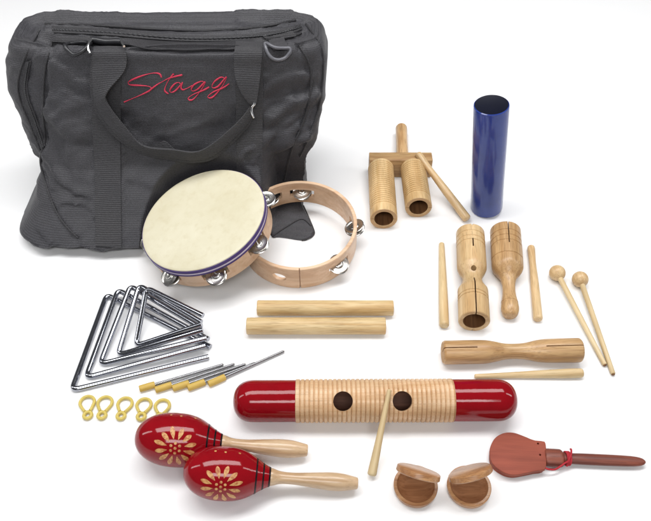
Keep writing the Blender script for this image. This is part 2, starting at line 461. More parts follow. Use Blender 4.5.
# press against the tambourine and under the ring
def yield_to(V):
    z = V[:, 2]; x = V[:, 0]
    fade = np.clip((.135-z)/.045, 0, 1); fade = fade*fade*(3-2*fade)
    R1 = TR+.006; dx = np.clip(np.abs(x-TC.x)/R1, 0, 1)
    lim = TC.y+.002+R1*np.sqrt(1-dx**2)+.004
    infront = (np.abs(x-TC.x) < R1) & (V[:, 1] < lim)
    V[:, 1] = np.where(infront, V[:, 1]+(lim-V[:, 1])*fade, V[:, 1])
    w = np.clip((x+.095)/.02, 0, 1)
    toe = .782+.004*np.sin(x*60)+np.clip(z/.0125, 0, 1)**1.6*.072
    lim2 = np.where(z < .0125, toe, .866)
    need = (V[:, 1] < lim2) & (x > -.095)
    V[:, 1] = np.where(need, V[:, 1]+(lim2-V[:, 1])*w*fade, V[:, 1])
    k = np.clip((V[:, 1]-.795)/.06, 0, 1)*np.clip((V[:, 0]+.075)/.05, 0, 1)*(z < .03)
    V[:, 0] -= .022*k*np.clip((.03-z)/.016, 0, 1)
yield_to(V)
vs = [Vector(v) for v in V]; fs = []
for i in range(NR-1):
    for k in range(NC):
        j = (k+1) % NC; fs.append((i*NC+k, i*NC+j, (i+1)*NC+j, (i+1)*NC+k))
fs.append(tuple(range(NC))); fs.append(tuple(range((NR-1)*NC, NR*NC)))
bag = thing('carry_bag', 'large soft black nylon carry bag with webbing handle and red script lettering, at the back', 'bag', loc=(-.235, .86, 0))
BO = Vector((-.235, .86, 0))
def bagpart(name, geo, mat, parent=bag, sharp=60):
    return mobj(name, ([Vector(v)-BO for v in geo[0]], geo[1]), mat, parent, True, None, sharp)
body = bagpart('body', (vs, fs), M_FAB, bag, 80)
bvh = BVHTree.FromPolygons(vs, fs)
def onbag(px, py, off=.001):
    h, n, i, d = bvh.ray_cast(CAM, ray(px, py).normalized())
    if h is None: return None
    if n.dot(ray(px, py)) > 0: n = -n
    return h+n*off
def trace(pts, off=.001, n=10):
    c = catmull([(x, y, 0) for x, y in pts], n); out = [onbag(p.x, p.y, off) for p in c]
    return [p for p in out if p is not None]
def smooth_path(P, it=3):
    for _ in range(it): P = [P[0]]+[(P[i-1]+P[i]*2+P[i+1])/4 for i in range(1, len(P)-1)]+[P[-1]]
    return P
def ribbon(L, R, th=.0016, sag=0):
    """a band between two edge paths, with thickness"""
    vs, fs = [], []; N = len(L)
    for i in range(N):
        t = (L[min(i+1, N-1)]+R[min(i+1, N-1)]-L[max(i-1, 0)]-R[max(i-1, 0)]).normalized()
        w = (R[i]-L[i]).normalized(); nn = w.cross(t).normalized()
        if nn.dot(CAM-L[i]) < 0: nn = -nn
        M = 4
        for k in range(M+1): vs.append(L[i].lerp(R[i], k/M)+nn*th*(1+.25*math.sin(PI*k/M)))
        for k in range(M+1): vs.append(L[i].lerp(R[i], k/M))
    m2 = 10
    for i in range(N-1):
        a, b = i*m2, (i+1)*m2
        for k in range(4):
            fs.append((a+k, a+k+1, b+k+1, b+k)); fs.append((a+5+k, b+5+k, b+5+k+1, a+5+k+1))
        fs.append((a, b, b+5, a+5)); fs.append((a+4, a+9, b+9, b+4))
    for a in (0, (N-1)*m2): fs.append((a, a+1, a+2, a+3, a+4, a+9, a+8, a+7, a+6, a+5))
    return vs, fs
# piping along the panel seams
for nm, pts, r in (
    ('piping', [(52, 41), (45, 70), (43, 110), (45, 140), (41, 165), (57, 213), (78, 238)], .0017),
    ('piping', [(299, 45), (311, 70), (307, 110), (292, 148), (284, 180)], .0019),
    ('piping', [(52, 41), (80, 45), (110, 44), (180, 50), (238, 48), (280, 40), (301, 33)], .0018),
    ('piping', [(262, 241), (275, 242.5), (295, 241.5), (309, 238), (314, 231), (309, 216), (303, 206)], .0015),
    ('piping', [(270, 238), (288, 226), (302, 219), (311, 226)], .0010),
    ('zipper', [(46, 24), (80, 25), (120, 27), (200, 31), (262, 27), (296, 20)], .0022),
    ('piping', [(40, 30), (24, 60), (18, 90), (30, 125), (40, 150)], .0016),
    ('piping', [(306, 24), (322, 50), (321, 95), (311, 132), (300, 156)], .0016)):
    p = smooth_path(trace(pts, .0006, 12), 4)
    if len(p) > 4: bagpart(nm, tube(p, r, 8), M_PIPE)
# a raised overlapping strip in front of the zipper; its darker cloth paints in shade
a = trace([(56, 37), (110, 38), (180, 43), (240, 41), (292, 31)], .001, 14); c = trace([(54, 42), (110, 45), (180, 51), (240, 48), (296, 38)], .003, 14)
n = min(len(a), len(c)); bagpart('zipper_flap', ribbon(smooth_path(a[:n]), smooth_path(c[:n]), .0012), M_PIPE)
# zip: tape with a row of coil teeth, along the top and down the left gusset
for l, r_ in (([(52, 27), (110, 30), (190, 36), (262, 33), (300, 25)], [(54, 33), (110, 36), (190, 42), (262, 39), (302, 30)]),
             ([(26, 62), (22, 90), (32, 122), (42, 150)], [(32, 60), (28, 90), (38, 120), (46, 146)])):
    a, c = trace(l, .0012, 16), trace(r_, .0012, 16); n = min(len(a), len(c)); a, c = smooth_path(a[:n], 8), smooth_path(c[:n], 8)
    tp = bagpart('zipper_tape', ribbon(a, c, .0009), M_PIPE)
    mid_ = [(p+q)/2 for p, q in zip(a, c)]; dense = []
    for p, q in zip(mid_[:-1], mid_[1:]):
        for k in range(4): dense.append(p.lerp(q, k/4))
    up_ = [(CAM-p).normalized()*.0015 for p in dense]
    bagpart('zipper_coil', tube([p+u for p, u in zip(dense, up_)], [.0011 if (i//2) % 2 else .0017 for i in range(len(dense))], 6), M_PLASTIC, tp)
# sewn webbing
for l, r in (([(94, 60), (92, 110), (95, 170), (96, 254)], [(121, 60), (121, 110), (121, 170), (122, 256)]),
             ([(236, 47), (236, 110), (237, 160), (238, 215)], [(263, 45), (263, 110), (262, 160), (262, 215)])):
    a, c = trace(l, .0008, 14), trace(r, .0008, 14); n = min(len(a), len(c))
    bagpart('webbing', ribbon(smooth_path(a[:n], 6), smooth_path(c[:n], 6), .0016), M_WEB)
# hanging handle
lo = [(94, 48, 5), (93, 62, 9), (93, 80, 10), (95, 98, 10), (102, 115, 9), (119, 136, 10), (143, 151, 10), (173, 157, 10), (196, 159, 12), (216, 153, 12), (245, 126, 10), (253, 112, 9)]
li = [(124, 48, 5), (127, 58, 9), (124, 72, 14), (108, 92, 17), (108, 103, 17), (126, 127, 18), (144, 145, 17), (174, 149, 16), (196, 151, 18), (214, 142, 18), (239, 120, 14), (250, 106, 10)]
def free(pts, n=8):
    c = catmull([(x, y, o) for x, y, o in pts], n)
    P_ = [onbag(p.x, p.y, 0) for p in c]
    d = [(q-CAM).length-p.z*.001 for q, p in zip(P_, c)]
    for _ in range(120): d = [d[0]]+[(d[i-1]+2*d[i]+d[i+1])/4 for i in range(1, len(d)-1)]+[d[-1]]
    d = [min(k, (q-CAM).length-.0035) for k, q in zip(d, P_)]
    for _ in range(6): d = [d[0]]+[(d[i-1]+2*d[i]+d[i+1])/4 for i in range(1, len(d)-1)]+[d[-1]]
    return [CAM+ray(p.x, p.y).normalized()*k for p, k in zip(c, d)]
lo2 = [(93, 52, 3), (91, 64, 5), (90, 82, 5), (92, 100, 5), (99, 117, 5), (115, 137, 6), (140, 153, 6), (172, 160, 6), (197, 162, 7), (219, 155, 7), (247, 128, 6), (254, 114, 6)]
li2 = [(108, 52, 3), (106, 64, 5), (102, 82, 5), (103, 98, 6), (110, 111, 6), (126, 130, 7), (146, 147, 7), (174, 153, 7), (196, 155, 8), (215, 148, 8), (241, 122, 7), (251, 108, 6)]
R2 = free(li2), free(lo2)
handle = bagpart('handle', ribbon(free(li), free(lo), .0026), M_WEB)
bagpart('handle', ribbon(*R2, .0022), M_WEB)
rl = [(236, 42, 3), (234, 58, 7), (235, 76, 9), (241, 92, 10), (249, 103, 9)]; rr_ = [(263, 42, 3), (262, 58, 7), (260, 78, 9), (258, 94, 10), (256, 106, 9)]
bagpart('strap_tab', ribbon(free(rl), free(rr_), .0017), M_WEB)
g = [onbag(x, y, .006+.002*math.sin(x)) for x, y in ((153, 148), (166, 138), (178, 149))]
bagpart('loose_end', ribbon([g[0], g[0].lerp(g[1], .9)], [g[2], g[2].lerp(g[1], .9)], .0015), M_WEB, handle)
# buckles and rings
def loop(pts, off, r, seg=8, n=6):
    c = catmull([(x, y, 0) for x, y in pts], n, True)
    return tube(smooth_path([onbag(p.x, p.y, off) for p in c], 2), r, seg, True)
mk = lambda pts, off, r, n=8: tube(smooth_path([onbag(p.x, p.y, off) for p in catmull([(x, y, 0) for x, y in pts], n)], 12), r, 10)
bagpart('strap_ring', mk([(96, 42), (92, 46), (91, 51), (94, 54)], .0125, .0018), M_STRAPMETAL)
bagpart('strap_ring', mk([(121, 44), (124, 47), (124, 51)], .0125, .0015), M_STRAPMETAL)
bagpart('strap_bar', mk([(94, 45), (108, 44), (123, 46)], .011, .0046), M_PLASTIC)
bagpart('buckle', mk([(257, 101), (255, 103), (253, 107), (254, 112)], .013, .0017), M_STRAPMETAL)
bagpart('d_ring', loop([(266, 46), (276, 50), (290, 49), (288, 54), (280, 58), (270, 55)], .007, .0024), M_GREYPL)
bagpart('ring_tab', ribbon(trace([(262, 36), (270, 44), (274, 51)], .004, 6), trace([(280, 37), (286, 43), (288, 49)], .004, 6), .0016), M_WEB)
bagpart('d_ring', loop([(66, 46), (76, 45), (90, 46), (87, 50), (77, 54), (69, 51)], .006, .0026), M_PLASTIC)
# embroidered script
Z = lambda pts: [(120+x/5.425, 60+y/5.425) for x, y in pts]
strokes = [
 [(225, 94), (216, 76), (190, 70), (150, 76), (100, 92), (55, 112), (44, 124), (56, 134), (100, 137), (150, 141), (170, 151), (160, 166), (120, 186), (62, 211), (22, 228)],
 [(166, 160), (200, 134), (232, 116), (272, 96), (338, 80)],
 [(291, 74), (264, 108), (246, 146), (244, 168), (262, 183)],
 [(328, 128), (316, 121), (297, 129), (276, 153), (271, 170), (283, 175), (304, 163), (326, 138), (340, 120), (331, 148), (341, 161), (364, 153), (392, 138)],
 [(458, 122), (442, 115), (405, 131), (387, 156), (397, 168), (425, 155), (462, 118), (440, 162), (402, 209), (380, 217), (371, 206), (398, 186), (450, 165), (484, 146)],
 [(566, 98), (548, 93), (515, 114), (499, 140), (507, 151), (535, 140), (578, 90), (556, 140), (512, 194), (487, 206), (477, 196), (508, 172), (560, 150), (592, 128)]]
gs = []
for s in strokes:
    p = smooth_path(trace(Z(s), .0002, 8), 1)
    gs.append(tube(p, [.00085+.00035*math.sin(i*.23+len(gs)) for i in range(len(p))], 8))
bagpart('embroidered_script', join(*gs), M_THREAD)

# ------------------------------------------------------------------ shaker tube
c = at(486.2, 208.8); r = .0246
t = thing('shaker_tube', 'tall glossy blue cylindrical shaker standing upright on the white table', 'shaker', Matrix.Translation(c+Vector((-.0246, 0, 0))) @ Matrix.Rotation(math.radians(-7), 4, 'Y') @ Matrix.Translation((.0246, 0, 0)))
hh = .194
mobj('tube', lathe([(0, 0), (0, r-.002), (.0012, r-.0004), (.003, r), (hh-.003, r), (hh-.0008, r-.0004), (hh, r-.0016)], 64, 'Z'), M_BLUE, t)
mobj('cap', lathe([(hh-.0005, r-.0016), (hh-.0012, r-.003), (hh-.0016, 0)], 64, 'Z'), M_BLUETOP, t)

# ------------------------------------------------------------------ claves
for (x0, y0, x1, y1, w), lb in (((257.3, 308, 393.3, 308, 15.4), 'rear one of two thick pale wooden claves, lying just below the headless ring'),
                            ((246.8, 326, 385.5, 326, 17), 'front one of two thick pale wooden claves, nearer the long red ended scraper')):
    r = w/2*mpp((x0+x1)/2, y0, .009); A, B = at(x0, y0, r), at(x1, y1, r); L = (B-A).length
    t = tag(mobj('clave', lathe(round_end(0, r, .0012, -1)+[(L*.5, r)]+round_end(L, r, .0012, 1), 48), W_CLAVE), lb, 'clave', 'pair of claves')
    t.matrix_world = frame(A, B); endgrain(t, 0, L)

# ------------------------------------------------------------------ guiro
r = 20.8*mpp(375, 401, .024); A, B = at(233.3, 401.2, r), at(516.5, 400.2, r); L = (B-A).length
s_ = L/(516.5-233.3); xa, xb = (296.3-233.3)*s_, (452-233.3)*s_
t = thing('guiro', 'long wooden ridged scraper with two sound holes and rounded red ends', 'guiro', frame(A, B))
prof = [(xa-.0005, r-.007), (xa-.0005, r+.0002), (xa, r+.0008)]
nr = 34
for k in range(nr):
    u0 = xa+(xb-xa)*k/nr; d = (xb-xa)/nr
    prof += [(u0+d*.16, r+.0009), (u0+d*.70, r+.0009), (u0+d*.80, r-.0001), (u0+d*.88, r-.0008), (u0+d*.96, r-.0001)]
prof += [(xb, r+.0008), (xb+.0005, r+.0002), (xb+.0005, r-.007)]
va = ray(375, 402).normalized()
el = math.atan2(-va.z, va.y)
holes = []
for pxh, pyh in ((342.4, 402.6), (400.2, 402.2)):
    hx = (pxh-233.3)*s_; hc = lathe([(0, 0), (0, 9.6*s_), (.06, 9.6*s_), (.06, 0)], 40)
    M = Matrix.Translation((hx, 0, 0)) @ Matrix.Rotation(PI-(el-.03), 4, 'X') @ Matrix.Rotation(PI/2, 4, 'Z')
    holes.append(xf(hc, M))
geo = cut(lathe(prof, 96, closed=True), holes)
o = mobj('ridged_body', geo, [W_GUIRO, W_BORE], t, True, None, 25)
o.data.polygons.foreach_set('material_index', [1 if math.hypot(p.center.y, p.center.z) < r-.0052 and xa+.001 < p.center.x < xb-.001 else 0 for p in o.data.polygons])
def cap_prof(x0, x1, r):
    d = x1-x0; s = 1 if d > 0 else -1; pts = []
    dm = r*1.0
    pts.append((x0, r-.006)); pts.append((x0, r))
    n = 14
    for k in range(n+1):
        a = k/n*PI/2; ex = 2/2.35
        pts.append((x1-s*dm+s*dm*math.sin(a)**ex, r*math.cos(a)**ex if k < n else 0))
    return pts
mobj('red_end', lathe(cap_prof(xa-.0006, 0, r), 64), M_RED, t)
mobj('red_end', lathe(cap_prof(xb+.0006, L, r), 64), M_RED, t)
# its scraper stick leans on the body
GA, GR = A, r

def stick(name, pa, pb, prof, label, mat=W_STICK, za=None, zb=None, group='loose wooden beaters'):
    """prof: (fraction, width in survey units); returns the object"""
    wa, wb = prof[0][1], prof[-1][1]
    m0 = mpp(*pa, .01); m1 = mpp(*pb, .01)
    za = wa/2*m0 if za is None else za; zb = wb/2*m1 if zb is None else zb
    A, B = at(*pa, za), at(*pb, zb); L = (B-A).length
    k = lambda f: (m0*(1-f)+m1*f)/2
    keys = [(f*L, w*k(f)) for f, w in prof]
    ra, rb = keys[0][1], keys[-1][1]
    mid = smoothprof([(max(min(x, L-rb*.55), ra*.55), r) for x, r in keys], 6)
    p = round_end(0, ra, ra*.55, -1)+mid[1:-1]+round_end(L, rb, rb*.55, 1)
    o = mobj(name, lathe(p, 32), mat); o.matrix_world = frame(A, B)
    return tag(o, label, 'beater', group)
def project(p):
    q = p-CAM; f = q.y*cp-q.z*sp; return CX+F*q.x/f, CY-F*(q.y*sp+q.z*cp)/f
foot = at(371.6, 476, .0048); axy = at(380, 401.0, GR).y
hd, vd = axy-foot.y, GR-foot.z
slope = math.atan2(vd, hd)+math.asin((GR+.0048)/math.hypot(hd, vd))
ln = .02
while True:
    tipz = foot+Vector((0, math.cos(slope), math.sin(slope)))*ln
    if project(tipz)[1] < 389.5 or ln > .2: break
    ln += .001
tx = (389.5-CX)/F*depth(tipz); tipz.x = tx
stick('scraper_stick', (389.5, 389.5), (371.6, 476), [(0, 4.2), (.3, 5.2), (.7, 7.6), (1, 9.3)], 'tapered pale stick leaning on the long red ended scraper', W_PALE, tipz.z, .0048)

# ------------------------------------------------------------------ two tone tube guiro with cross bar
r = 14*mpp(384, 219, .021)
t_top = at(369.3, 161, .036); 
bl, br = at(369.6, 160.3, .036), at(433, 160.3, .036)
yb0 = (bl.y+br.y)/2; xm = (bl.x+br.x)/2
t = thing('double_tube_guiro', 'wooden scraper of two ridged open tubes on a cross bar with a back handle', 'guiro', loc=(xm, yb0, 0))
hw = (br.x-bl.x)/2
bar = mobj('cross_bar', box(-hw, hw, 0, .021, .0005, .036, .0012), W_BAR, t)
def ridged_tube(Lt, r, ri):
    p = [(.004, 0), (.004, r-.001), (.006, r)]
    n = int((Lt-.024)/.0046)
    for k in range(n):
        x = .008+(Lt-.024)*k/n; d = (Lt-.024)/n
        p += [(x+d*.12, r), (x+d*.5, r), (x+d*.62, r-.0012), (x+d*.98, r-.0012)]
    p += [(Lt-.0145, r), (Lt-.0008, r), (Lt, r-.0008), (Lt, ri+.0006), (Lt-.0006, ri), (.02, ri), (.02, 0)]
    return p
for (fx, fy, w) in ((383.8, 219.0, 27.4), (418.6, 207.6, 26.8)):
    rr = w/2*mpp(fx, fy, .021); fc = at(fx, fy, rr)
    ux = fc.x-xm; Lt = (yb0-fc.y)
    g = lathe(ridged_tube(Lt+.004, rr, rr*.70), 64)
    g = cut(g, [box(Lt-.03, Lt+.02, -.05, .05, -.0005, .0005)])
    # local x of the tube runs toward the front; slight convergence as in the real thing
    rear_x = ux*.95
    M = frame(Vector((rear_x, 0.004, rr)), Vector((ux, fc.y-yb0, rr)))
    n_in = None
    o = mobj('ridged_tube', g, [W_TUBE, W_INNER], t, True, None, 30); o.matrix_local = M
    idx = []
    for pl in o.data.polygons:
        cc = pl.center; q = math.hypot(cc.y, cc.z); idx.append(1 if (q < rr*.72 and cc.x > .0195 and cc.x < Lt+.0033) else 0)
    o.data.polygons.foreach_set('material_index', idx); endgrain(o, 0, Lt+.004)
hr = 6.1*mpp(401, 140, .018)
ha, hb = at(401.3, 149, .02), at(400.6, 121, .014)
Lh = hb.y-ha.y+.012
o = mobj('handle', lathe([(0, hr*.9), (.01, hr), (Lh*.5, hr*.92)]+[(x, q*.99) for x, q in round_end(Lh, hr*.98, hr*.6, 1)], 40), W_BLOCK2, t)
o.matrix_local = frame(Vector((ha.x-xm, .0205, .0185)), Vector((hb.x-xm, .0205+Lh, .0150)))
stick('guiro_beater', (417.5, 153.5), (467.5, 219.5), [(0, 7.2), (.08, 7.4), (.25, 6.2), (.5, 7.6), (.515, 7.0), (.53, 7.8), (.8, 8.6), (1, 9)],
      'wooden beater leaning across the cross bar of the double tube scraper', W_BLOCK, .0395, None)

# ------------------------------------------------------------------ two tone block lying toward the viewer
def groove(x, r, w=.0015, d=.0012): return [(x-w, r), (x-w*.4, r-d), (x+w*.4, r-d), (x+w, r)]
rf = 15.7*mpp(474, 322, .02); Bc = at(474.2, 321.5, rf); Ac = at(470.2, 233, rf); L = (Bc-Ac).length
def fx(py):                                   # station along the block for a survey row on its axis
    q = at(472, py, rf); return (q-Ac).dot((Bc-Ac).normalized())
r1 = rf*1.0; wst = rf*.66; xw = fx(278)
up = [fx(233)]
p = round_end(0, r1, .003, -1)
p += groove(fx(240), r1)+groove(fx(245), r1)+groove(fx(249), r1)
p += [(fx(266), r1)]+smoothprof([(fx(269), r1*.985), (fx(273), r1*.86), (fx(278), wst), (fx(283), wst*1.02), (fx(288), r1*.85), (fx(291), r1*.985)], 4)
p += [(fx(292), r1)]+groove(fx(299), r1)+groove(fx(302), r1)
ri = r1*.70
p += [(L-.001, r1), (L, r1-.001), (L, ri+.0006), (L-.0006, ri), (fx(296), ri), (fx(294), ri*.6), (fx(294), 0)]
sl1 = box(fx(284.5), L+.01, -.0008, .0008, 0, .05)
sl4 = box(L-.006, L+.01, -.0006, .0006, -.05, -ri-.002)
sl2 = box(-.01, .004, -.0009, .0009, 0, .05)
sl3 = box(fx(248), fx(256), -.0009, .0009, 0, .05)
hl = lathe([(0, 0), (0, .0038), (.05, .0038), (.05, 0)], 20)
hl = xf(hl, Matrix.Translation((fx(275.5), 0, .0)) @ Matrix.Rotation(-PI/2, 4, 'Y'))
t = thing('tone_block', 'double barrelled wooden tone block lying end on, with its hollow mouth facing the viewer', 'wood block', frame(Ac, Bc))
o = mobj('double_barrel', cut(lathe(p, 64), [sl1, sl2, sl3, sl4, hl]), [W_BLOCK, W_INNER], t)
idx = []
for pl in o.data.polygons:
    cc = pl.center; q = math.hypot(cc.y, cc.z); idx.append(1 if (q < ri*1.02 and fx(293) < cc.x < L-.0007) or (q < r1*.9 and cc.x < fx(262) and abs(cc.y) < .0012) else 0)
o.data.polygons.foreach_set('material_index', idx)

# ------------------------------------------------------------------ single tone block with turned handle
rf = 15.2*mpp(505.5, 240, .02); Ac = at(505.3, 230.5, rf); Bc = at(510.4, 317, .0105); L = (Bc-Ac).length
def fx(py):
    zz = rf+(0.0105-rf)*min(1, max(0, (py-230.5)/86.5)); q = at(507, py, zz); return (q-Ac).dot((Bc-Ac).normalized())
m_ = mpp(509, 300, .012)
p = round_end(0, rf, .003, -1)+groove(fx(239), rf, .0013, .0009)+groove(fx(244), rf, .0013, .0009)+groove(fx(249), rf, .0013, .0009)
p += [(fx(259), rf)]+groove(fx(261), rf, .0013, .0010)
p += smoothprof([(fx(264), rf), (fx(268.5), rf*.97), (fx(273), rf*.80), (fx(277), 9.2*m_), (fx(282), 7.2*m_), (fx(289), 6.4*m_), (fx(296), 6.9*m_), (fx(302), 8.2*m_)], 5)
p += groove(fx(303.2), 8.4*m_, .0009, .0006)
p += smoothprof([(fx(305), 8.6*m_), (fx(309), 8.8*m_), (fx(313), 7.8*m_), (fx(316), 5.4*m_), (L, 0)], 5)
ps = []
for q in p:
    if not ps or q[0] > ps[-1][0]-1e-9 or True: ps.append(q)
t = thing('tone_block', 'single barrelled wooden tone block with a turned bulb handle pointing to the viewer', 'wood block', frame(Ac, Bc))
g = lathe(ps, 64)
cav = lathe([(.006, 0), (.006, rf*.66), (fx(256), rf*.66), (fx(258), 0)], 40)
g = cut(g, [cav, box(-.01, fx(252), -.0008, .0008, 0, .05)])
mobj('barrel', g, W_BLOCK2, t)

# ------------------------------------------------------------------ crosswise block with waist
rl = 11.9*mpp(512, 351, .016); Ac, Bc = at(442.3, 352.6, rl), at(581.3, 350.2, rl); L = (Bc-Ac).length; k = L/139.
p = round_end(0, rl, .004, -1)+smoothprof([(.012, rl), (40*k, rl*.99), (52*k, rl*.86), (62*k, rl*.68), (73*k, rl*.64), (83*k, rl*.70), (94*k, rl*.9), (106*k, rl*1.0), (L-.012, rl*1.03)], 6)+round_end(L, rl*1.03, .004, 1)
bar_ = lambda x0, x1: xf(box(x0, x1, -.0007, .0007, .001, .05), Matrix.Rotation(math.radians(12), 4, 'X'))
g = cut(lathe(p, 64), [bar_(-.01, 33*k), bar_(L-38*k, L+.01)])
tag(mobj('tone_block', g, W_BLOCK2), 'long waisted wooden tone block lying crosswise with a slit at each end', 'wood block').matrix_world = frame(Ac, Bc)
endgrain(bpy.data.objects[[o.name for o in bpy.data.objects if o.get('label', '').startswith('long waisted')][0]], 0, L)
o = stick('block_beater', (474.5, 376.4), (583.3, 373), [(0, 4.6), (.3, 6), (.6, 8), (.85, 9.6), (1, 9.4)], 'tapered wooden beater lying crosswise between the waisted block and the red ended scraper', W_STICK)
stick('block_beater', (441.6, 243.5), (444.2, 326.5), [(0, 5.6), (.3, 7.2), (.7, 9.2), (1, 10)], 'smooth tapered wooden beater left of the double barrelled block', W_STICK)
stick('block_beater', (531, 246.5), (538, 320), [(0, 7.2), (.06, 7.6), (.25, 6.8), (.48, 8.2), (.5, 7.5), (.52, 8.4), (.8, 9.2), (1, 9.6)], 'grooved wooden beater right of the bulb handled block', W_BLOCK)

# ------------------------------------------------------------------ mallets
for (bx, by), (ex, ey), lb in (((557.3, 273), (604.8, 365), 'left one of two ball headed wooden mallets, its ball nearer the grooved beater'),
                           ((580.2, 279.3), (613.2, 374.2), 'right one of two ball headed wooden mallets, outermost at the right')):
    rb = 8.1*mpp(bx, by, .012); rs = 2.4*mpp(ex, ey, .005); A, B = at(bx, by, rb), at(ex, ey, rs); L = (B-A).length
    t = thing('mallet', lb, 'mallet', frame(A, B), group='pair of ball mallets')
    n = 20
    mobj('ball', lathe([(-rb*math.cos(PI*k/n), rb*math.sin(PI*k/n) if 0 < k < n else 0) for k in range(n+1)], 36), W_BLOCK, t)
    mobj('shaft', lathe([(rb*.9, 0), (rb*.9, rs*1.25), (L*.5, rs*1.15)]+round_end(L, rs, rs*.4, 1), 20), W_PALE, t)
    mobj('tip', lathe([(L+.0001, 0), (L+.0001, rs*.75), (L+.0012, rs*.6), (L+.0012, 0)], 16), W_INNER, t)

# ------------------------------------------------------------------ triangles, stacked by size
rod = .0036
TRI = [((190, 80), (47, 470), (605, 333), (612, 293)), ((236, 60), (106, 419), (592, 287), (604, 262)), ((286, 44), (163, 364), (597, 256), (574, 217)),
       ((322, 42), (236, 327), (582, 224), (575, 192)), ((352, 52), (309, 289), (577, 201), (582, 166))]
names = ['largest steel triangle, outermost and lowest of the stack', 'second largest steel triangle, just inside the outermost one', 'middle sized steel triangle at the centre of the stack',
         'second smallest steel triangle, just outside the innermost one', 'smallest steel triangle, innermost and uppermost of the stack']
for k, (tp, bl_, lo_, up_) in enumerate(TRI):
    u = lambda q, z: at(60+q[0]/4.07, 275+q[1]/4.07, z)
    h = rod+k*rod*2.25
    a = [u(up_, h+.0004), u(tp, h), u(bl_, rod), u(lo_, h)]
    cen = (a[0]+a[1]+a[2]+a[3])/4; cen.z = 0
    pts = fillet([q-cen for q in a], .010, 8)
    o = mobj('triangle', tube(pts, rod, 16), M_CHROME); o.location = cen
    tag(o, names[k], 'triangle', 'nested steel triangles')
# ------------------------------------------------------------------ triangle beaters
BT = [((215, 106), (258, 97), (441, 40)), ((258, 109), (304, 97), (471, 39)), ((305, 105), (351, 92), (501, 39)), ((346, 104), (394, 90), (528, 36)), ((402, 93), (450, 78), (606, 4))]
bl_labels = ['first steel triangle beater from the left with a yellow grip', 'second steel triangle beater from the left with a yellow grip', 'middle steel triangle beater of the row, yellow grip',
             'fourth steel triangle beater from the left, just before the longest reaching one', 'rightmost steel triangle beater, its thin rod reaching farthest right']
for k, (g0, g1, e) in enumerate(BT):
    q = lambda p_, z: at(60+p_[0]/2.71, 350+p_[1]/2.71, z)
    rg = .0043; A, E_ = q(g0, rg), q(e, .0022 if k != 4 else .0022); Lg = (q(g1, rg)-A).length; L = (E_-A).length
    t = thing('triangle_beater', bl_labels[k], 'beater', frame(A, E_), group='triangle beaters in a row')
    mobj('grip', lathe(round_end(0, rg, .0012, -1)+[(Lg*.5, rg*1.03)]+round_end(Lg, rg, .001, 1), 24), M_YELLOW, t)
    p = [(Lg*.9, 0), (Lg*.9, .0019)]
    n = 46
    for i in range(n): x = Lg+(L-Lg)*i/n; d = (L-Lg)/n; p += [(x+d*.1, .0020), (x+d*.6, .0020), (x+d*.85, .0016)]
    mobj('rod', lathe(p+[(L, .0018), (L+.001, .001), (L+.001, 0)], 16), M_STEEL, t)
# ------------------------------------------------------------------ yellow clips
CL = [((87.2, 402.5), (87.7, 415.3)), ((105, 403), (101.9, 415.4)), ((125, 404), (121, 416)), ((144, 405), (141.2, 416.6)), ((162.4, 406), (160, 417.5))]
cl_labels = ['leftmost small yellow plastic loop clip in the row', 'second small yellow loop clip from the left', 'middle small yellow loop clip of the row', 'fourth small yellow loop clip, close to the rear red maraca',
             'rightmost yellow loop clip, half hidden behind the rear red maraca']
for k, (c0, c1) in enumerate(CL):
    z = .0027; A, B = at(*c0, z), at(*c1, z); D = (B-A).length; u_ = mpp(*c0)
    t = thing('loop_clip', cl_labels[k], 'clip', frame(A, B), group='yellow loop clips in a row')
    R = 7.0*u_; pts = []
    for i in range(13):
        a = math.radians(70+i*(220/12)); pts.append((R*math.cos(a)*1.0, R*math.sin(a), 0))
    pts = [(D-4.6*u_, 2.6*u_, 0), (D*.45, R*.66, 0)]+pts+[(D*.45, -R*.66, 0), (D-4.6*u_, -2.6*u_, 0)]
    c = catmull(pts, 4)
    g = tube(c, .0020, 10); g = [(x, y, z_*1.25) for x, y, z_ in g[0]], g[1]
    mobj('loop', g, M_CLIP, t)
    ring = [(D+3.7*u_*math.cos(a), 3.7*u_*math.sin(a), 0) for a in [2*PI*i/20 for i in range(20)]]
    g = tube(ring, .0022, 10, True); g = [(x, y, z_*1.2) for x, y, z_ in g[0]], g[1]
    mobj('eye', g, M_CLIP, t)

